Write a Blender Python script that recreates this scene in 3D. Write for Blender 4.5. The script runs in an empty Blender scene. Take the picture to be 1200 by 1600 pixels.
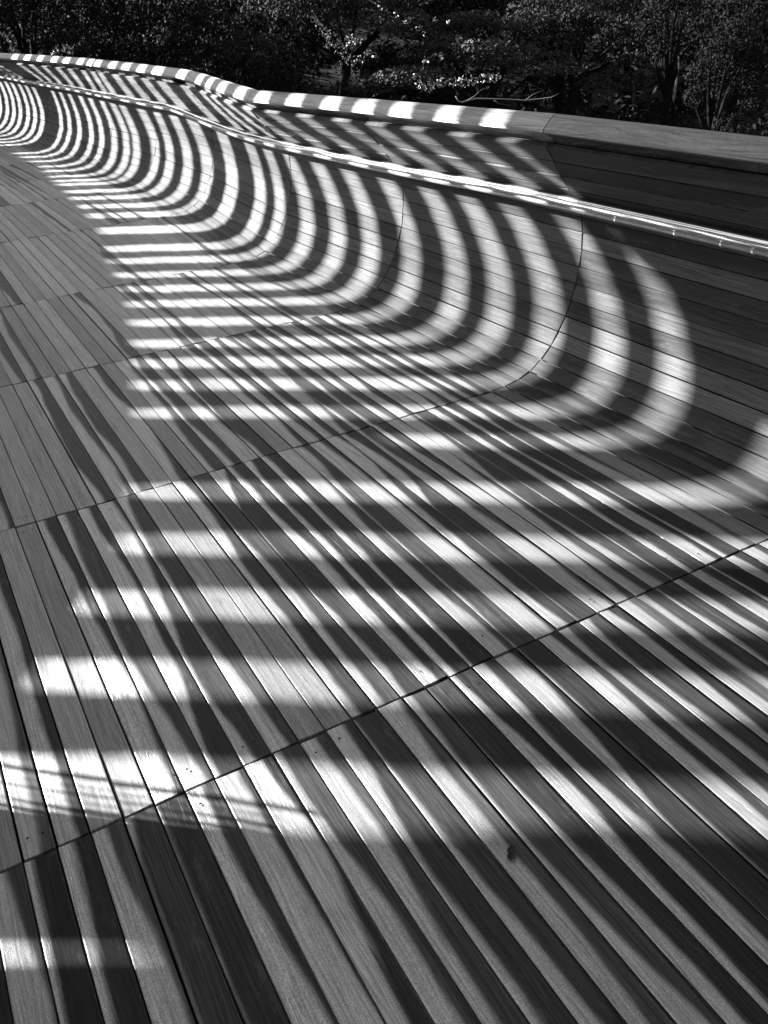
import bpy, math, random
import numpy as np
from mathutils import Vector, Matrix
random.seed(7); rng=np.random.default_rng(7)
sc=bpy.context.scene
C=sc.collection
# ------------------------------------------------------------------ camera
R_=np.array([[.8731,-.2907,.3914],[-.4848,-.4348,.7589],[-.0505,-.8524,-.5205]])
cam=bpy.data.objects.new('camera',bpy.data.cameras.new('camera')); C.objects.link(cam)
EYE=1.55
rt=Vector(R_[:,0]).normalized(); fw=Vector(R_[:,2]).normalized(); up=(-Vector(R_[:,1])); up=(up-fw*up.dot(fw)).normalized(); rt=fw.cross(up)
M=Matrix((rt,up,-fw)).transposed().to_4x4(); M.translation=(0,0,EYE); cam.matrix_world=M
cam.data.sensor_fit='HORIZONTAL'; cam.data.sensor_width=36; cam.data.lens=36*1344.25/1200
cam.data.clip_start=.05; cam.data.clip_end=2000
sc.camera=cam
# ------------------------------------------------------------------ light
SUN=Vector((-.555,.755,.36)).normalized()           # towards the sun
el=math.asin(SUN.z); az=math.atan2(SUN.x,SUN.y)
w=bpy.data.worlds.new("World"); sc.world=w; w.use_nodes=True
nt=w.node_tree; bg=nt.nodes['Background']
sky=nt.nodes.new('ShaderNodeTexSky'); sky.sky_type='NISHITA'; sky.sun_disc=False
sky.sun_elevation=el; sky.sun_rotation=az
bw=nt.nodes.new('ShaderNodeRGBToBW'); nt.links.new(sky.outputs[0],bw.inputs[0]); nt.links.new(bw.outputs[0],bg.inputs[0])
bg.inputs[1].default_value=.052
sl=bpy.data.lights.new('sun','SUN'); sl.energy=5.0; sl.angle=math.radians(.65); sl.color=(1,1,1)
so=bpy.data.objects.new('sun',sl); so.rotation_euler=SUN.to_track_quat('Z','Y').to_euler(); C.objects.link(so)
sc.cycles.caustics_reflective=False; sc.cycles.caustics_refractive=False
sc.view_settings.view_transform='Standard'; sc.view_settings.look='None'
sc.view_settings.exposure=2.15; sc.view_settings.gamma=1
# ------------------------------------------------------------------ helpers
def tag(o,label=None,cat=None,group=None,kind=None):
    for k,v in (('label',label),('category',cat),('group',group),('kind',kind)):
        if v: o[k]=v
    return o
def empty(name,loc=(0,0,0)):
    o=bpy.data.objects.new(name,None); C.objects.link(o); o.location=loc; return o
class MB:
    def __init__(s): s.v=[];s.f=[];s.uv=[];s.col=[];s.mi=[];s.n=0
    def add(s,verts,faces,uv=None,col=(0,0,0),mi=0):
        verts=np.asarray(verts,float).reshape(-1,3); b=s.n; s.v.append(verts); s.n+=len(verts)
        if uv is None: uv=verts[:,:2]
        uv=np.asarray(uv,float)
        for f in faces:
            s.f.append([b+i for i in f]); s.uv.extend(uv[list(f)]); s.col.extend([col]*len(f)); s.mi.append(mi)
    def tube(s,pts,rad,seg=10,col=(0,0,0),mi=0,cap=True):
        pts=[Vector(p) for p in pts]; n=len(pts)
        if not hasattr(rad,'__len__'): rad=[rad]*n
        vs=[];L=0;uv=[]
        for i,p in enumerate(pts):
            d=(pts[min(i+1,n-1)]-pts[max(i-1,0)]).normalized()
            a=d.cross(Vector((0,0,1)));
            if a.length<1e-3: a=d.cross(Vector((0,1,0)))
            a.normalize(); b=a.cross(d)
            if i: L+=(p-pts[i-1]).length
            for k in range(seg):
                t=2*math.pi*k/seg; vs.append(p+(a*math.cos(t)+b*math.sin(t))*rad[i]); uv.append((L,k/seg))
        fs=[(i*seg+k,i*seg+(k+1)%seg,(i+1)*seg+(k+1)%seg,(i+1)*seg+k) for i in range(n-1) for k in range(seg)]
        if cap: fs+= [tuple(range(seg))[::-1],tuple((n-1)*seg+k for k in range(seg))]
        s.add([tuple(v) for v in vs],fs,uv,col,mi)
    def slab(s,quad,th,col=(0,0,0),mi=0,uv=None):   # polygon extruded along its normal (downwards)
        q=[Vector(p) for p in quad]; nn=(q[1]-q[0]).cross(q[2]-q[0]).normalized()
        if nn.z<0: nn=-nn
        n=len(q); vs=[tuple(p) for p in q]+[tuple(p-nn*th) for p in q]
        fs=[tuple(range(n)),tuple(range(2*n-1,n-1,-1))]+[(i,i+n,(i+1)%n+n,(i+1)%n) for i in range(n)]
        s.add(vs,fs,uv,col,mi)
    def build(s,name,mats,parent=None,smooth=False):
        me=bpy.data.meshes.new(name); V=np.concatenate(s.v)
        me.from_pydata(V.tolist(),[],s.f)
        u=me.uv_layers.new(name='UVMap'); u.data.foreach_set('uv',np.array(s.uv,dtype=np.float32).ravel())
        ca=me.color_attributes.new('bd','FLOAT_COLOR','CORNER')
        cc=np.ones((len(s.col),4),np.float32); cc[:,:3]=np.array(s.col,dtype=np.float32); ca.data.foreach_set('color',cc.ravel())
        if not isinstance(mats,(list,tuple)): mats=[mats]
        for m in mats: me.materials.append(m)
        me.polygons.foreach_set('material_index',np.array(s.mi,dtype=np.int32))
        if smooth: me.polygons.foreach_set('use_smooth',np.ones(len(s.f),bool))
        me.update()
        o=bpy.data.objects.new(name,me); C.objects.link(o)
        if parent: o.parent=parent
        return o
# ------------------------------------------------------------------ materials
class NT:
    def __init__(s,name):
        s.m=bpy.data.materials.new(name); s.m.use_nodes=True; s.t=s.m.node_tree; s.b=s.t.nodes['Principled BSDF']
    def n(s,ty,**k):
        x=s.t.nodes.new(ty)
        for a,b in k.items(): setattr(x,a,b)
        return x
    def l(s,a,b): s.t.links.new(a,b)
    def inp(s,sock,v):
        if hasattr(v,'links') or hasattr(v,'is_output'): s.l(v,sock)
        else: sock.default_value=v
    def math(s,op,a,b=0.,c=0.,clamp=False):
        x=s.n('ShaderNodeMath',operation=op,use_clamp=clamp)
        for i,v in enumerate((a,b,c)): s.inp(x.inputs[i],v)
        return x.outputs[0]
    def ss(s,v,a,b):
        x=s.n('ShaderNodeMapRange',interpolation_type='SMOOTHSTEP'); s.inp(x.inputs[0],v)
        x.inputs[1].default_value=a;x.inputs[2].default_value=b; return x.outputs[0]
    def mix(s,f,a,b):
        x=s.n('ShaderNodeMapRange'); s.inp(x.inputs[0],f); s.inp(x.inputs[3],a); s.inp(x.inputs[4],b); return x.outputs[0]
    def noise(s,vec,scale=1.,detail=3.,rough=.55,dist=0.):
        x=s.n('ShaderNodeTexNoise'); s.l(vec,x.inputs['Vector']); x.inputs['Scale'].default_value=scale
        x.inputs['Detail'].default_value=detail; x.inputs['Roughness'].default_value=rough; x.inputs['Distortion'].default_value=dist
        return x.outputs['Fac']
    def xyz(s,x,y,z):
        c=s.n('ShaderNodeCombineXYZ')
        for i,v in enumerate((x,y,z)): s.inp(c.inputs[i],v)
        return c.outputs[0]
def wood(name,dark=.009,light=.03,silver=.8,sheen=.93,rough=.46,sheenbias=0.,scuff=.5,fuzz=.12):
    t=NT(name); B=t.b
    uvn=t.n('ShaderNodeUVMap',uv_map='UVMap'); sp=t.n('ShaderNodeSeparateXYZ'); t.l(uvn.outputs[0],sp.inputs[0]); u,v=sp.outputs[0],sp.outputs[1]
    at=t.n('ShaderNodeVertexColor',layer_name='bd'); sc_=t.n('ShaderNodeSeparateColor'); t.l(at.outputs[0],sc_.inputs[0])
    r1,r2,ws=sc_.outputs
    rz=t.math('MULTIPLY',r1,91.7)
    # grain across the board, wandering with the length
    wav=t.noise(t.xyz(t.math('MULTIPLY',u,2.2),t.math('MULTIPLY',v,1.3),rz),1,2)
    vv=t.math('ADD',v,t.math('MULTIPLY',wav,.55))
    gr=t.noise(t.xyz(t.math('MULTIPLY',u,3.5),t.math('MULTIPLY',vv,16.),rz),1,4,.65)
    fine=t.noise(t.xyz(t.math('MULTIPLY',u,26.),t.math('MULTIPLY',vv,60.),rz),1,3,.6)
    pore=t.noise(t.xyz(t.math('MULTIPLY',u,55.),t.math('MULTIPLY',v,38.),rz),1,2,.6)
    crack=t.noise(t.xyz(t.math('MULTIPLY',u,9.),t.math('MULTIPLY',vv,42.),t.math('ADD',rz,7.)),1,2,.5)
    crk=t.math('MULTIPLY',t.ss(crack,.60,.68),t.ss(r2,.3,.7))
    spk=t.noise(t.xyz(t.math('MULTIPLY',u,420.),t.math('MULTIPLY',v,34.),rz),1,2,.7)
    # sky sheen painted as a silvery band: edge position drifts along the board, differs from board to board
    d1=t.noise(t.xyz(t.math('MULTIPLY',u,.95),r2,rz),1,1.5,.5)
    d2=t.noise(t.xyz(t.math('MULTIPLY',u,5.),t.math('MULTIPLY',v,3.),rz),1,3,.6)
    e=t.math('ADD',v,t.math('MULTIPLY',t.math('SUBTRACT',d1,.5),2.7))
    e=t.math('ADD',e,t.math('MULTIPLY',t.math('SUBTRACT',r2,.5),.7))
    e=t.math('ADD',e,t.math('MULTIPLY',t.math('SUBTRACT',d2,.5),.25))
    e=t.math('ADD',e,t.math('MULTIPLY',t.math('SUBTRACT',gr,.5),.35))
    e=t.math('ADD',e,sheenbias+.1)
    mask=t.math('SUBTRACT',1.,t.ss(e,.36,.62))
    edge=t.math('SUBTRACT',1.,t.ss(v,.02,.16))        # always a thin lighter arris
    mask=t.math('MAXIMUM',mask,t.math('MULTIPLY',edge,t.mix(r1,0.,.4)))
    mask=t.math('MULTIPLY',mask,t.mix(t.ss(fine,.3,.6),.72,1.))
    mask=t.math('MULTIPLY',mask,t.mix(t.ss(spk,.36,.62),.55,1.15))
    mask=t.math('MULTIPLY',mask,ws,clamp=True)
    base=t.mix(t.ss(gr,.3,.7),dark,light)
    base=t.math('MULTIPLY',base,t.mix(r1,.65,1.4)); base=t.math('MULTIPLY',base,t.mix(r2,3.8,.6))
    base=t.math('MULTIPLY',base,t.mix(t.ss(fine,.25,.7),.72,1.2))
    blot=t.noise(t.xyz(t.math('MULTIPLY',u,7.),t.math('MULTIPLY',v,1.4),t.math('ADD',rz,3.)),1,5,.7)
    base=t.math('ADD',base,t.math('MULTIPLY',t.ss(blot,.56,.74),scuff*.12))
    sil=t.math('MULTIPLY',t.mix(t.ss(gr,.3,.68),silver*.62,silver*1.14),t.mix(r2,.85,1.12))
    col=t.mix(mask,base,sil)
    col=t.math('MULTIPLY',col,t.mix(t.ss(pore,.3,.5),.8,1.))
    col=t.math('MULTIPLY',col,t.mix(crk,1.,.4))
    # knots and dirt on odd boards
    dirt=t.noise(t.xyz(t.math('MULTIPLY',u,3.),t.math('MULTIPLY',v,.5),t.math('ADD',rz,31.)),1,4,.6)
    col=t.math('MULTIPLY',col,t.mix(t.ss(dirt,.64,.76),1.,.6))
    cc=t.n('ShaderNodeCombineColor'); 
    for i in range(3): t.l(col,cc.inputs[i])
    t.l(cc.outputs[0],B.inputs['Base Color'])
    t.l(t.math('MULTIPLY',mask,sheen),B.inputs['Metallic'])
    t.l(t.mix(fine,rough-.06,rough+.1),B.inputs['Roughness'])
    B.inputs['Specular IOR Level'].default_value=.28
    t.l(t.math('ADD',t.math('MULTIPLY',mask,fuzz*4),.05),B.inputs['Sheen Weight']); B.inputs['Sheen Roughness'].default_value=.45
    h=t.math('ADD',t.math('MULTIPLY',gr,.5),t.math('MULTIPLY',fine,.5)); h=t.math('SUBTRACT',h,t.math('MULTIPLY',crk,1.2))
    h=t.math('ADD',h,t.math('MULTIPLY',t.math('MULTIPLY',spk,mask),.25))
    bp=t.n('ShaderNodeBump'); bp.inputs['Strength'].default_value=.45; bp.inputs['Distance'].default_value=.0012
    t.l(h,bp.inputs['Height']); t.l(bp.outputs[0],B.inputs['Normal'])
    return t.m
def plain(name,c,rough=.6,metal=0.,var=.25,scale=8.,spec=.5):
    t=NT(name); g=t.n('ShaderNodeTexCoord'); nz=t.noise(g.outputs['Object'],scale,4)
    v=t.math('MULTIPLY',t.mix(nz,1-var,1+var),c); cc=t.n('ShaderNodeCombineColor')
    for i in range(3): t.l(v,cc.inputs[i])
    t.l(cc.outputs[0],t.b.inputs['Base Color']); t.b.inputs['Roughness'].default_value=rough; t.b.inputs['Metallic'].default_value=metal
    t.b.inputs['Specular IOR Level'].default_value=spec
    return t.m
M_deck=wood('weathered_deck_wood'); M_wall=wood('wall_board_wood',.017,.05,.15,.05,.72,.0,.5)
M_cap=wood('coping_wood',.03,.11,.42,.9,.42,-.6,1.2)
M_void=plain('dark_gap',.006,.9,spec=.1); M_hole=plain('screw_hole',.004,.8)
M_rib=plain('painted_rib_timber',.12,.6); M_steel=plain('brushed_stainless_steel',.7,.13,1.,.0,30)
M_strip=plain('satin_strip_casing',.36,.4,.15,.3,25); M_clamp=plain('bright_clamp',.75,.3,.6,.05)
def leafmat(name,c,tr,rough=.45,spec=.4):
    t=NT(name); at=t.n('ShaderNodeVertexColor',layer_name='bd'); s_=t.n('ShaderNodeSeparateColor'); t.l(at.outputs[0],s_.inputs[0])
    v=t.math('MULTIPLY',t.mix(s_.outputs[0],.45,1.6),c); cc=t.n('ShaderNodeCombineColor')
    for i in range(3): t.l(v,cc.inputs[i])
    t.l(cc.outputs[0],t.b.inputs['Base Color']); t.b.inputs['Roughness'].default_value=rough; t.b.inputs['Specular IOR Level'].default_value=spec
    t.b.inputs['Transmission Weight'].default_value=0
    return t.m
M_leaf=leafmat('dark_foliage',.009,0,.7,.1); M_leaf2=leafmat('mid_foliage',.03,0,.65,.12); M_bright=leafmat('sunlit_foliage',.28,0,.45,.5)  # bright leaves: sunlight painted in as a paler leaf colour
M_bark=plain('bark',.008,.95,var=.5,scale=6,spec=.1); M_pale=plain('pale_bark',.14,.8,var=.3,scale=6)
# ------------------------------------------------------------------ surface of deck and parapet
XS=np.array([-2,0,1.44,2.89,4.30,5.66,7.46,8.95,10.18,11.5,12.98,14.4,15.8,17.3,19])
XM=np.array([2.80,2.66,2.583,2.52,2.45,2.37,2.455,2.40,2.27,2.19,2.12,2.0,1.87,1.73,1.55])
CY=np.array([-2,1.0,1.88,2.89,4.30,5.66,6.26,7.22,7.80,8.4,9.19,10.8,12.5,13.7,16,19])
CX=np.array([2.66,2.42,2.352,2.285,2.21,2.12,2.143,2.277,2.331,2.311,2.292,2.188,1.967,1.76,1.40,.95])
CZ=np.array([1.06,1.05,1.04,1.04,1.01,.982,1.0,1.0,1.0,1.0,1.0,1.0,1.0,1.0,1.0,1.0])
YSM=[-2,1.44,7.5,10,12,14,16,19]; XSM=[2.6,2.583,2.45,2.33,2.17,2.0,1.83,1.55]
def Xf(y): return np.interp(y,XS,XM)
sec=np.array([(-.46,0),(-.36,.008),(-.29,.025),(-.22,.06),(-.13,.15),(-.065,.26),(-.02,.38),(0,.51),(0,.66)])
sup=np.array([(0,0),(.13,.18),(.29,.35),(.46,.51),(.62,.67),(.77,.83),(.92,1.0)])   # (share of lean, share of rise)
def sect(y):
    lo=sec.copy(); D=Xf(y)-np.interp(y,CY,CX); zt=np.interp(y,CY,CZ)-.06
    hi=np.stack([-D*sup[1:,0],.66+(zt-.66)*sup[1:,1]],1)
    return np.concatenate([lo,hi])
s0=sect(2.89); arc=np.concatenate([[0],np.cumsum(np.hypot(*np.diff(s0,axis=0).T))]); QMAX=arc[-1]
PIT=.0717
def P(c,y):
    """surface point for arc coordinate c (0 = where the deck starts to curl up) at distance y"""
    if c<=0:
        xr=2.123+c; w1=max(0,min(1,(xr+1.5)/3.623))**1.5; w2=max(0,min(1,(xr-1.3)/.823))**2; xs=np.interp(y,YSM,XSM)
        return np.array([xr+w1*(xs-2.583)+w2*(Xf(y)-xs),y,0.])
    s=sect(y); return np.array([Xf(y)+np.interp(c,arc,s[:,0]),y,np.interp(c,arc,s[:,1])])
SEAMS=[-1.45,0.0,1.44,2.89,4.30,5.66,7.46,8.95,10.18,11.5,12.98,14.4,15.8,17.2,18.6]
VV=np.array([0,.035,.25,.5,.75,.965,1.0])
def board(mb,c0,c1,y0,y1,deck):
    gap=random.choice([.0013,.0017,.0022,.003]) if deck else random.choice([.0013,.0018,.0026])
    lift=random.gauss(0,.0011); cup=random.uniform(.0002,.0013)*(1 if deck else .6); tl=random.gauss(0,.0009); tw=random.gauss(0,.0012)
    g2=.004 if deck else .0033
    ns=9 if deck else 7
    lo_,hi_=(.25,.85) if y0<1.4 else ((.1,.9) if y0<2.8 else ((0,.65) if y0<4.2 else (0,.4)))  # far and left boards set lighter, painting in grazing sky sheen
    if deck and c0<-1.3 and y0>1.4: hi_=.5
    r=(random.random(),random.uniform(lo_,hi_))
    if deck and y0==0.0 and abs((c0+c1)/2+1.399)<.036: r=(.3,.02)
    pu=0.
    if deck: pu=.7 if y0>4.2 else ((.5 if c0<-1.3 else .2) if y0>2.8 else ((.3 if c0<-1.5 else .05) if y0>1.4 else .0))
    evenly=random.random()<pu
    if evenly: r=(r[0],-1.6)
    u0=random.uniform(0,40)
    e0_,e1_=random.uniform(-.0012,.0022),random.uniform(-.0012,.0022)
    vs=[];uv=[]
    if not deck and c0>arc[9]: tl+=.0012   # upper boards lap
    for j in range(ns+1):
        f=j/ns; y=(y0+g2+e0_)+(y1-y0-2*g2-e0_-e1_)*f
        a=P(c0,y); b=P(c1,y); d=b-a; L=np.linalg.norm(d); d/=L
        nrm=np.array([-d[2],0,d[0]])
        bow=.0006*math.sin(3*f+r[0]*9)
        for k,v in enumerate(VV):
            h=lift+cup*((2*v-1)**2-.3)+(tl+tw*(f-.5))*(2*v-1)
            if k in(0,6): h-=.0009
            if j in(0,ns): h-=.0006
            s=gap+(L-2*gap)*v+bow
            vs.append(a+d*s+nrm*h); uv.append((u0+y,v))
        vs.append(a+d*(L-gap)-nrm*.022); uv.append((u0+y,1.0))
        vs.append(a+d*gap-nrm*.022); uv.append((u0+y,0.))
    W=9;fs=[]
    for j in range(ns):
        for k in range(8): fs.append((j*W+k,j*W+k+1,(j+1)*W+k+1,(j+1)*W+k))
    fs.append(tuple(range(8,-1,-1))); fs.append(tuple(ns*W+k for k in range(9)))
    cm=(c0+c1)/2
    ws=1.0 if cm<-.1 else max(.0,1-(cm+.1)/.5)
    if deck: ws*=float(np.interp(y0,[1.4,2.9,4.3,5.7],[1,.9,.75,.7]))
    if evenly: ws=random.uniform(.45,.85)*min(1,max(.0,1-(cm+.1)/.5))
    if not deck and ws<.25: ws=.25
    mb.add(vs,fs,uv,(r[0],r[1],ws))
def under(mb,ca,cb,y0,y1,n,off=.024):
    vs=[];cs=np.linspace(ca,cb,n)
    for y in (y0,y1):
        for i,c in enumerate(cs):
            a=P(c,y);q=P(c+.01,y)-P(c-.01,y);q/=np.linalg.norm(q); vs.append(a-np.array([-q[2],0,q[0]])*off)
    mb.add(vs,[(i,i+1,n+i+1,n+i) for i in range(n-1)],mi=1)
M_scr=plain('bare_scratched_wood',.42,.7)
def capp(y,f): # point on sloping coping face, f 0..1 from inner edge up
    a=(.0+.048*f,.004+.046*f); return np.array([np.interp(y,CY,CX)+a[0]+.002-.0012,y,np.interp(y,CY,CZ)+a[1]+.0012])
def stroke(mb,pts,wd=.0009,mi=0):
    for (ya,fa),(yb,fb) in zip(pts[:-1],pts[1:]):
        p,q=capp(ya,fa),capp(yb,fb); d=q-p;L=np.linalg.norm(d); n=np.array([-.69,0,.72]); s=np.cross(d/L,n)*wd
        mb.add([p-s,p+s,q+s,q-s],[(0,1,2,3)],mi=mi)
W=.011
dk=MB(); parapet=empty('curved_timber_parapet',(2.2,2.9,0))
tag(parapet,'curved timber parapet rising like a wave from the deck, with pale coping and steel handrail','parapet')
def par(o,p): 
    o.parent=p; o.matrix_parent_inverse=Matrix.Translation(-Vector(p.location)); return o
KL=-64; KW=int(QMAX/PIT)
for m in range(len(SEAMS)-1):
    y0,y1=SEAMS[m],SEAMS[m+1]
    for k in range(KL,0): board(dk,k*PIT,(k+1)*PIT,y0,y1,True)
    wl=MB(); kk=(QMAX)/round(QMAX/PIT)
    for k in range(round(QMAX/PIT)): board(wl,k*kk,(k+1)*kk,y0,y1,False)
    under(wl,.002,QMAX,y0,y1,30); under(wl,.002,QMAX,y0,y1,30,.07)
    if m==0: pass
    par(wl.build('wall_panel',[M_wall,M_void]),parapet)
    cp=MB(); u0=random.uniform(0,30); ny=8; prof=[(-.002,-.006),(.0,.004),(.012,.017),(.030,.036),(.046,.049),(.060,.055),(.085,.050),(.10,.02),(.10,-.10),(.07,-.10),(.052,-.032),(.012,-.014)]
    vs=[];uv=[];n=len(prof)
    for j in range(ny+1):
        y=y0+.0025+(y1-y0-.005)*j/ny; cx=np.interp(y,CY,CX); cz=np.interp(y,CY,CZ)
        dx=(np.interp(y+.05,CY,CX)-np.interp(y-.05,CY,CX))/.1
        for i,(a,b) in enumerate(prof): vs.append((cx+a+.002,y-dx*a*.8,cz+b)); uv.append((u0+y,i/(n-1)*1.6))
    fs=[(j*n+i,j*n+(i+1)%n,(j+1)*n+(i+1)%n,(j+1)*n+i) for j in range(ny) for i in range(n)]+[tuple(range(n))[::-1],tuple(ny*n+i for i in range(n))]
    cp.add(vs,fs,uv,(random.random(),random.random(),.8))
    if m in(1,2):
        for i in range(30):
            y=random.uniform(max(y0,.9)+.05,y1-.06); f=random.uniform(.1,.7); stroke(cp,[(y,f),(y+random.uniform(-.02,.03),f+random.uniform(.08,.3))],.0004,1)
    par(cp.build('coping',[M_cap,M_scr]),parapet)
under(dk,KL*PIT,.0,SEAMS[0],SEAMS[-1],3)
# screw holes in pairs near some board ends
def hole(mb,x,y):
    n=8; vs=[(x+.0032*math.cos(2*math.pi*i/n),y+.0032*math.sin(2*math.pi*i/n),.0030) for i in range(n)]
    mb.add(vs,[tuple(range(n))],mi=2)
for (x,y) in [(.965,1.53),(1.85,1.38),(.25,3.0),(.11,3.0),(.32,2.82),(.39,2.82),(1.18,2.80),(1.76,1.53),(.53,1.40),(.68,2.4),(1.32,2.2),(1.1,2.3),(1.04,1.53),(2.05,1.36),(.18,1.50)]:
    hole(dk,x,y); hole(dk,x+.032,y+random.uniform(-.004,.004))
hr_=random.Random(3)
for y in (1.44,2.89,4.30):
    for k in range(-34,-3):
        for sgn in (-1,1):
            if hr_.random()<.22:
                x=P((k+.5)*PIT,y)[0]; hole(dk,x-.016,y+sgn*.055); hole(dk,x+.016,y+sgn*(.055+hr_.uniform(-.004,.004)))
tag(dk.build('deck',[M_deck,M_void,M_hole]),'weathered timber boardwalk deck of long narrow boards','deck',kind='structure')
# ------------------------------------------------------------------ handrail
RY=[-1.4,0,1.0,1.94,2.3,2.73,3.265,3.94,4.57,5.2,5.8,6.36,7.16,7.66,8.11,8.83,10.06,11.35,13.1,14.96,18.5]
RZ=[.765,.765,.765,.760,.760,.757,.757,.737,.728,.725,.719,.70,.704,.721,.754,.745,.755,.757,.731,.738,.74]
RG=.085
yy=np.arange(-1.4,18.5,.1); rx=Xf(yy)-RG; rz=np.interp(yy,RY,RZ)
ker=np.ones(5)/5; sm=lambda a:np.concatenate([a[:2],np.convolve(a,ker,'valid'),a[-2:]])
rx,rz=sm(rx),sm(rz)
hr=MB(); hr.tube(list(zip(rx,yy,rz)),.0215,24); handrail=par(hr.build('handrail',M_steel,smooth=True),parapet)
st=MB(); st.tube(list(zip(rx+.010,yy,rz-.031)),.0135,12); so_=st.build('light_strip',M_strip,smooth=True); so_.parent=handrail; so_.matrix_parent_inverse=parapet.matrix_world.inverted()
so_.matrix_parent_inverse=Matrix()
def rail_at(y): return np.interp(y,yy,rx),np.interp(y,yy,rz)
for y in [1.98,2.11,2.32,2.62,.9,1.4]:
    x,z=rail_at(y); c=MB(); c.tube([(x+.010,y-.004,z-.031),(x+.010,y+.004,z-.031)],.0155,14); o=c.build('clamp',M_clamp); o.parent=handrail
for y in [.7,2.15,3.6,5.0,6.5,8.2,9.6,10.8,12.2,13.7,15.1]:
    x,z=rail_at(y); c=MB(); c.tube([(x,y,z),(x+.03,y,z-.012),(Xf(y)+.01,y,z-.02)],.009,10); o=c.build('bracket',M_steel,smooth=True); o.parent=handrail
G={'s':[[(1,.62),(.3,.62),(.1,.52),(.9,.42),(.7,.34),(0,.34)]],'k':[[(.1,.75),(.1,.32)],[(.9,.62),(.1,.48),(.9,.32)]],'o':[[(.2,.36),(.1,.55),(.5,.62),(.9,.55),(.8,.36),(.2,.36)]],'r':[[(.15,.32),(.15,.6)],[(.15,.5),(.8,.62)]],'u':[[(.1,.62),(.1,.36),(.8,.34),(.85,.6),(.9,.32)]]}
for i,ch in enumerate('skoru'):
    lt=MB(); y_=2.56-i*W*1.35
    for pl in G[ch]: stroke(lt,[(y_-a*W,b) for a,b in pl])
    par(lt.build('scratched_letter',M_scr),parapet)
# ------------------------------------------------------------------ canopy whose ribs cast the bands of light
L_=np.array(SUN)/1.0
XR,ZR,SL=-1.37,1.87,.57/.82
def Q(x,y,z=0.,dh=0.):        # point of the canopy plane that shades (x,y,z)
    # z + t*Lz = ZR+dh + SL*((x+t*Lx)-XR)
    t=(ZR+dh+SL*(x-XR)-z)/(L_[2]-SL*L_[0]); return np.array([x,y,z])+L_*t
lights=[.74,1.17,1.565,1.96,2.385,2.88,3.215,3.59,3.93,4.27,4.68,5.09,5.46,5.85,6.28,6.70,7.40,8.07,8.54,9.01,9.41,9.88,10.14,10.47,10.89,11.27,11.74,12.17,12.57,13.5,13.85,14.2,14.6,14.94,15.3,15.7,16.1,16.5,17.0,17.4,17.8,18.2]
wid=lambda e: np.interp(e,[.7,1.2,2.4,2.9,3.6,6,7.4,8.5,9.4,10.1,20],[.20,.19,.18,.15,.18,.19,.33,.25,.22,.18,.2])
XLE=[(-1,-.9),(.7,-.35),(1.04,-.1),(1.54,.14),(1.96,.33),(2.38,.45),(2.8,.56),(3.6,.74),(4.25,.88),(5.04,1.04),(5.68,1.13),(6.27,1.2),(7.68,1.4),(8.66,1.45),(11.3,1.55),(14,1.4),(20,.9)]
def xl(e): return np.interp(e,[a for a,b in XLE],[b for a,b in XLE])
can=empty('slatted_canopy',(-2.6,6,0)); tag(can,'curved slatted timber canopy with regular ribs above the left side of the deck','canopy')
TH=.03
def rib(e0,e1,x0,x1,name='rib'):
    e0+=.006; e1-=.006
    yy0=lambda x,e:e-.7*(x-1.2)
    a=Q(x0,yy0(x0,e0));b=Q(x0,yy0(x0,e1));c=Q(x1,yy0(x1,e1));d=Q(x1,yy0(x1,e0))
    m_=MB(); m_.slab([a,b,c,d],TH)
    if x1>4:
        g0,g1=x0+.18,x0+.55; h_=.03  # wedges added so each light band narrows at its left end
        m_.slab([Q(g0,yy0(g0,e1)),Q(g0,yy0(g0,e1+h_)),Q(g1,yy0(g1,e1))],TH*.7); m_.slab([Q(g0,yy0(g0,e0)),Q(g1,yy0(g1,e0)),Q(g0,yy0(g0,e0-h_))],TH*.7)
    par(m_.build(name,M_rib),can)
XE=5.2
rib(2.70,3.05,xl(2.9)-.25,1.45)  # extra short rib, added to shade the left part of one light band
for i in range(len(lights)-1):
    e0=lights[i]+wid(lights[i])/2; e1=lights[i+1]-wid(lights[i+1])/2
    rib(e0,e1,xl((e0+e1)/2)-.25,XE)
# closed hood on the low side, its upper edge wavy
hd=MB(); es=[-1.2,-.4,.3]+[a for a,b in XLE if a>.3]
for a,b in zip(es[:-1],es[1:]):
    q=[Q(xl(a),a-.7*(xl(a)-1.2)),Q(xl(b),b-.7*(xl(b)-1.2)),Q(xl(b)-2.7,b-.7*(xl(b)-1.2)+.0),Q(xl(a)-2.7,a-.7*(xl(a)-1.2))]
    hd.slab(q,.04)
par(hd.build('hood_panel',M_rib),can)
# added near end shade panel: everything nearer than the last band stays in shade
ro=MB()
edge=[(-.9,2.12),(-.2,1.60),(.09,1.38),(.27,1.25),(.42,1.13),(.60,1.02),(.83,.90),(1.0,.80),(1.17,.66),(1.9,.12),(3.2,-.8)]
for (xa,ya),(xb,yb) in zip(edge[:-1],edge[1:]):
    if xa<-.0: 
        continue
    ro.slab([Q(xa,ya),Q(xb,yb),Q(xb,-2.6),Q(xa,-2.6)],.03)
def roq(x0,y0a,y0b,x1,y1a,y1b): ro.slab([Q(x0,y0a),Q(x1,y1a),Q(x1,y1b),Q(x0,y0b)],.03)
roq(-.9,2.12,1.62,-.2,1.60,1.232); roq(-.2,1.60,1.232,.02,1.44,1.095); roq(.02,1.44,-2.6,.09,1.38,-2.6); roq(-.9,1.55,-2.6,-.2,1.175,-2.6); roq(-.2,1.175,-2.6,.02,1.05,-2.6)  # slot left open to let a light patch fall at lower left
par(ro.build('shade_panel',M_rib),can)
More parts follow.
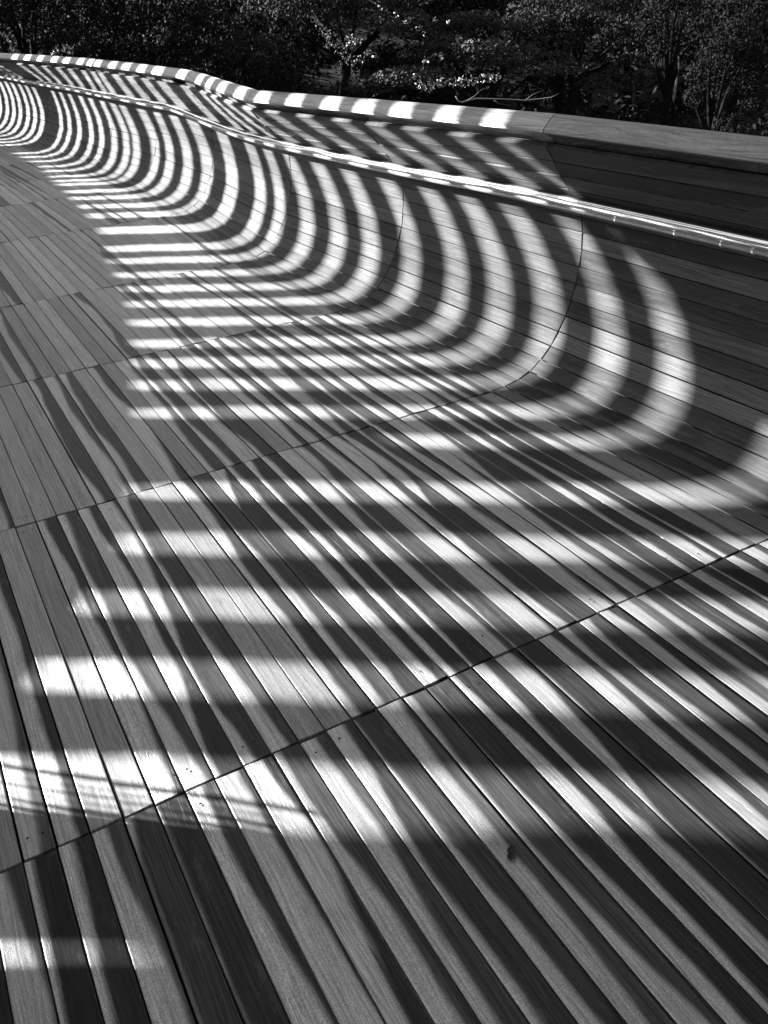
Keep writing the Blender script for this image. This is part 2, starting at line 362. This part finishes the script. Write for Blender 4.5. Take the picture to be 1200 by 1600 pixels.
# added shade plate in front of the first ribs (shades the wall and coping near the right)
gp=MB(); pl=[(2.53,.9,.05),(2.56,1.75,.12),(2.54,2.2,.42),(2.54,2.62,.60),(2.42,2.86,.80),(2.33,3.05,1.0),(2.30,3.25,1.25),(2.30,1.2,1.6),(2.5,.4,.9)]
ct=[Q(2.45,1.9,.7,.06)]
gq=[Q(x,y,z,.06) for x,y,z in pl]
for a,b in zip(gq,gq[1:]+gq[:1]): gp.slab([ct[0],a,b],.02)
par(gp.build('shade_plate',M_rib),can)
# chords and posts
ch=MB(); ch.tube([Q(XE,y) for y in np.arange(-4.5,16.1,1.0)],.06,10); par(ch.build('chord',M_rib),can)
for y in (-1,3.5,8,12.5,17):
    p=MB(); a=Q(-.2,y-2); p.tube([(-3.4,a[1],-.02),(-3.2,a[1],.8),(a[0]-.8,a[1],a[2]-.7),tuple(Q(XE,y-2))],[.09,.08,.06,.045],10)
    # keep the posts behind the ribs, thin, so that they stay part of the frame
    if y in(3.5,8,12.5): continue
    par(p.build('post',M_rib),can)
# added wires, out of view at the left, whose shadow falls at lower left
gr_=empty('shadow_wires',(-.8,2.9,0)); tag(gr_,'unseen wires and a bar added left of the deck to cast fine shadow lines','shadow caster')
def sh(x,y,t): return np.array([x,y,0])+L_*t
TT=1.5
a,b=sh(-.75,2.27,TT),sh(.42,1.225,TT); o=MB(); o.tube([a,b],.0075,10); par(o.build('shadow_bar',M_steel),gr_)
o=MB()
for k,dy in enumerate([.036,.062,.088,.112,.135,.155,.17,.365,.385,.405,.43,.45,.47]):
    xx1=.36-.6*dy if k<7 else .05
    a,b=sh(-.75,2.27-dy-random.uniform(0,.006),TT),sh(xx1,1.225-dy+(.42-xx1)*.893,TT); o.tube([a,b],(random.choice([.0036,.0046,.0056]) if k<7 else .0034),6)
par(o.build('wire',M_steel),gr_)
# ------------------------------------------------------------------ dead leaf
lf=MB(); n=14; vs=[(0,0,.002)]
prof=[(.0,.0),(.3,.011),(.55,.014),(.8,.009),(1,.0)]
pts=[]
for i in range(n):
    t=2*math.pi*i/n; rr=.0135*(1+.22*math.sin(2*t+.6)+.12*math.sin(5*t)); pts.append((rr*math.cos(t)*1.15,rr*math.sin(t)*.85,.003+.005*abs(math.sin(t))**2+.002*math.cos(3*t)))
vs+=pts; lf.add(vs,[(0,i+1,(i+1)%n+1) for i in range(n)]); lf.tube([(.012,0,.004),(.018,.006,.007),(.021,.013,.006)],.0006,5)
leaf=lf.build('fallen_leaf',plain('dry_leaf',.02,.6)); leaf.location=(.724,.918,.003); leaf.rotation_euler=(0,0,.6)
tag(leaf,'small dark curled dead leaf lying on the deck near the bottom','leaf')
# ------------------------------------------------------------------ hillside and trees
def pos(px,py,d):      # point seen at that place of the picture, d metres away (horizontal distance)
    r=R_@np.array([px-600,py-800,1344.25]); h=math.hypot(r[0],r[1]); return Vector((r[0]/h*d,r[1]/h*d,EYE+r[2]/h*d))
hs=MB(); na,nr=40,26; vs=[]
for i in range(na+1):
    a=math.radians(-75+170*i/na)
    for j in range(nr+1):
        d=6+204*(j/nr)**1.3; z=-26 if d<30 else -26+ (d-30)*.36+1.5*math.sin(a*6+d*.06)
        vs.append((math.sin(a)*d,math.cos(a)*d,z))
hs.add(vs,[(i*(nr+1)+j,(i+1)*(nr+1)+j,(i+1)*(nr+1)+j+1,i*(nr+1)+j+1) for i in range(na) for j in range(nr)])
tag(hs.build('hillside',plain('forest_soil',.004,.95,var=.6,scale=.5)),'dark wooded hillside beyond the bridge','hillside',kind='structure')
hill=lambda d:-26+(d-30)*.36
def leaves(mb,c,rad,n,size,flat=0.):
    """leaf clusters on and inside an ellipsoid clump"""
    d=rng.normal(size=(n,3)); d/=np.linalg.norm(d,axis=1)[:,None]
    rr=rng.uniform(.55,1.08,n)**.6
    p=np.array(c)+d*rr[:,None]*np.array(rad)
    nn=d*.7+rng.normal(size=(n,3))*.6; nn[:,2]+=.5; nn/=np.linalg.norm(nn,axis=1)[:,None]
    a=np.cross(nn,rng.normal(size=(n,3))); a/=np.linalg.norm(a,axis=1)[:,None]; b=np.cross(nn,a)
    s=size*rng.uniform(.5,1.3,n)[:,None]
    V=np.stack([p-a*s,p+b*s*.42+nn*s*.1,p+a*s,p-b*s*.42+nn*s*.1],1).reshape(-1,3)
    sh_=rng.uniform(0,1,n)
    base=mb.n; mb.v.append(V); mb.n+=len(V)
    for i in range(n):
        k=base+4*i; mb.f.append([k,k+1,k+2,k+3]); mb.uv.extend([(0,0)]*4); mb.col.extend([(sh_[i],0,0)]*4); mb.mi.append(0)
def make_tree(kind,seed):
    r=random.Random(seed); H=10.; cr=MB(); tr=MB()
    spots=[]
    if kind=='layered':
        for i in range(26):
            t=r.uniform(0,2*math.pi); q=r.uniform(.1,1)**.6*6.5; spots.append(((q*math.cos(t),q*math.sin(t),H-1.0-q*.28+r.uniform(-1.6,1.2)),(r.uniform(1.3,2.2),r.uniform(1.3,2.2),r.uniform(.3,.55))))
    elif kind=='tall':
        for i in range(26):
            z=r.uniform(2.5,H+2); q=2.3*(1-abs(z-7)/9); t=r.uniform(0,2*math.pi); spots.append(((q*math.cos(t),q*math.sin(t),z),(r.uniform(.7,1.3),r.uniform(.7,1.3),r.uniform(.6,1.1))))
    else:
        for i in range(34):
            v=Vector((r.gauss(0,1),r.gauss(0,1),r.gauss(0,.8))).normalized()*r.uniform(.5,1); spots.append(((v.x*3.9,v.y*3.9,H-2.5+v.z*3.4),(r.uniform(.9,1.6),r.uniform(.9,1.6),r.uniform(.7,1.2))))
    for c,rad in spots:
        if r.random()<.12: continue
        leaves(cr,c,rad,int(420*(rad[0]*rad[1])**.5) if kind!='layered' else int(430*rad[0]),.12)
    base=Vector((0,0,-9)); fork=Vector((r.uniform(-.5,.5),r.uniform(-.5,.5),H*.45))
    tr.tube([base,Vector((.2,0,-3)),Vector((0,.1,1)),fork],[.55,.42,.34,.26],10)
    for c,rad in spots[::2]:
        e=Vector(c); m=fork.lerp(e,.5)+Vector((r.uniform(-.4,.4),r.uniform(-.4,.4),.5 if kind!='layered' else -.2)); tr.tube([fork,m,e],[.17,.09,.03],6,cap=False)
    return cr,tr
protos={}
for kind,seed in (('round',1),('round2',2),('layered',3),('layered2',4),('tall',5)):
    k=kind.rstrip('2'); cr,tr=make_tree(k,seed)
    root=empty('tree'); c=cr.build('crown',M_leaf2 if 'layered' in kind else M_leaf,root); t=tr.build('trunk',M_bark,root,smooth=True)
    protos[kind]=[root,False]
def tree(kind,px,py,d,s,rot,label,name):
    root,used=protos[kind]
    if used:
        o=root.copy(); C.objects.link(o)
        for ch in root.children:
            c=ch.copy(); C.objects.link(c); c.parent=o
    else: o=root; protos[kind][1]=True
    o.name=name; s*=1.55; p=pos(px,py,d); o.location=(p.x,p.y,p.z-7.6*s); o.scale=(s,s,s); o.rotation_euler=(0,0,rot)
    tag(o,label,'tree','trees on the hillside beyond the bridge'); return o
T=[('round',40,45,52,.62,0,'dense round tree at the far left top corner, behind the parapet','round_tree'),
('round2',135,20,66,.8,1.,'dark round tree second from the left, behind the small pale shrub','round_tree'),
('round',235,62,50,.55,2.,'bushy tree with fine foliage left of centre, just above the coping','round_tree'),
('tall',330,30,64,.9,0.,'dark upright tree between the bushy tree and the leaning trunk','tall_tree'),
('round2',395,110,48,.5,2.,'low dark bush-like tree above the rising bend of the coping','round_tree'),
('layered',520,5,62,.7,.3,'wide tree with flat layered foliage behind the pale climbing plant','layered_tree'),
('layered2',770,70,56,.72,1.1,'broad spreading tree with layered crown right of centre, the biggest in view','layered_tree'),
('layered',905,40,66,.72,2.2,'layered tree whose foliage overlaps the broad spreading tree on its right','layered_tree'),
('tall',1055,70,56,.55,1.5,'slim tree with a pale thin trunk in the dark right part','tall_tree'),
('round',1000,20,78,.8,.5,'dim round tree far back between the layered tree and the slim tree','round_tree'),
('round2',1165,60,60,.7,2.6,'dark tree at the right edge above the coping','round_tree'),
('tall',1130,150,50,.45,.7,'small dark tree at the right, low behind the coping','tall_tree'),
('round',640,130,75,.7,1.9,'dim tree in the deep shade under the two layered trees','round_tree'),
('round2',700,-40,88,1.1,.2,'tall dark tree at the very top centre, farthest back','round_tree'),
('round',420,-20,84,1.05,2.9,'tall dark tree at the top, left of the layered trees, far back','round_tree'),
('round2',60,-50,90,1.1,1.3,'large dark tree beyond the top left corner','round_tree'),
('tall',880,150,58,.6,2.2,'small dark tree low behind the coping, under the spreading crown','tall_tree'),
('round',1230,-10,88,1.1,.9,'large dark tree at the top right corner, far back','round_tree')]
for a in T: tree(*a)
# undergrowth and far canopy that reads as one mass
ug=MB()
for i in range(420):
    a=math.radians(random.uniform(2,58)); d=random.uniform(60,118); x=math.sin(a)*d; y=math.cos(a)*d
    leaves(ug,(x,y,hill(d)+random.uniform(.5,7)),(random.uniform(1.5,3.2),)*2+(random.uniform(1.2,2.6),),110,.3)
tag(ug.build('forest_undergrowth',M_leaf),'dark mass of distant foliage covering the hillside','foliage',kind='stuff')
# pale climbing plant on a leaning trunk
def strew(name,pts,rads,d,n,size,mat,label,cat,stems=None,stemmat=M_bark,cl=None):
    root=empty(name,tuple(pos(*pts[0],d))); cr=MB(); o0=Vector(root.location)
    for (px,py),r in zip(pts,rads): c=pos(px,py,d)-o0; leaves(cr,tuple(c),(r,r,r*.8),int(n*r*r/.13)+8,size)
    c=cr.build('foliage',mat,root); tr=MB()
    for poly,ra in (stems or []): tr.tube([pos(x,y,d+.2)-o0 for x,y in poly],ra,7)
    if stems: tr.build('stem',stemmat,root,smooth=True)
    tag(root,label,cat); return root
dd=46
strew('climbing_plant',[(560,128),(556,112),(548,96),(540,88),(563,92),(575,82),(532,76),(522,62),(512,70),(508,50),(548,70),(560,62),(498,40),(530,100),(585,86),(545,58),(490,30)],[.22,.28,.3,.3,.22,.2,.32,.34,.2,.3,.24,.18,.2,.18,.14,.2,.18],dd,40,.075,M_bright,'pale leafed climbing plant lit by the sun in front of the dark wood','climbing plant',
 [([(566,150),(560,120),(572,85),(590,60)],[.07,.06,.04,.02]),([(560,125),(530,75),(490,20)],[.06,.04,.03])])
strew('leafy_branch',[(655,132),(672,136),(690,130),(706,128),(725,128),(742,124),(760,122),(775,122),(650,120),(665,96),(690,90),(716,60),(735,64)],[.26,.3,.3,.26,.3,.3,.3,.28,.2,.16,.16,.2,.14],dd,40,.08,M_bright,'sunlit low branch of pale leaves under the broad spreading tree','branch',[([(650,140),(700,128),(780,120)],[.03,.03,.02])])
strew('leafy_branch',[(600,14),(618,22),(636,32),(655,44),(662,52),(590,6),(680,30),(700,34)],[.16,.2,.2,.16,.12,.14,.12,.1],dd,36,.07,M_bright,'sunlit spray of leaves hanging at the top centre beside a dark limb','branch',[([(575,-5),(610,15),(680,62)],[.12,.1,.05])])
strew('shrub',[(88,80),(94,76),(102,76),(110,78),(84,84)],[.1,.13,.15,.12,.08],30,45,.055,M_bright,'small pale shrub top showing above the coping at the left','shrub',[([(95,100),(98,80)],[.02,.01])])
b=MB(); o0=pos(716,160,dd); b.tube([pos(x,y,dd)-o0 for x,y in [(712,150),(716,158),(722,160),(732,157),(745,154),(790,155),(820,157),(850,154),(862,152),(873,146)]],[.03,.035,.04,.03,.03,.025,.03,.03,.02,.01],7); b.tube([pos(x,y,dd)-o0 for x,y in [(730,157),(742,150),(750,142),(765,134)]],[.02,.02,.012,.005],6); b.tube([pos(x,y,dd)-o0 for x,y in [(820,157),(832,148),(850,140)]],[.015,.012,.004],6); b.tube([pos(x,y,dd)-o0 for x,y in [(770,155),(780,162),(800,165)]],[.014,.01,.004],6)
o=b.build('fallen_branch',M_pale,smooth=True); o.location=o0; tag(o,'pale bare branch stretching sideways just above the coping, right of centre','branch')
b=MB(); o0=pos(1053,152,54); b.tube([pos(x,y,54)-o0 for x,y in [(1051,180),(1053,152),(1057,128),(1061,105),(1060,88)]],[.07,.08,.07,.05,.03],7)
o=b.build('thin_trunk',M_pale,smooth=True); o.location=o0; tag(o,'pale thin bare trunk standing in the dark right part of the wood','trunk')
# roadside rail far below
b=MB(); o0=pos(620,118,70)
for dz in (0,6,12): b.tube([pos(596,112+dz,70)-o0,pos(700,116+dz,70)-o0],.05,6)
for x in (600,625,650,675): b.tube([pos(x,110,70)-o0,pos(x,136,70)-o0],.04,6)
o=b.build('road_railing',plain('grey_rail',.12,.7)); o.location=o0; tag(o,'faint grey railing in the deep shade of the wood, top centre','railing')
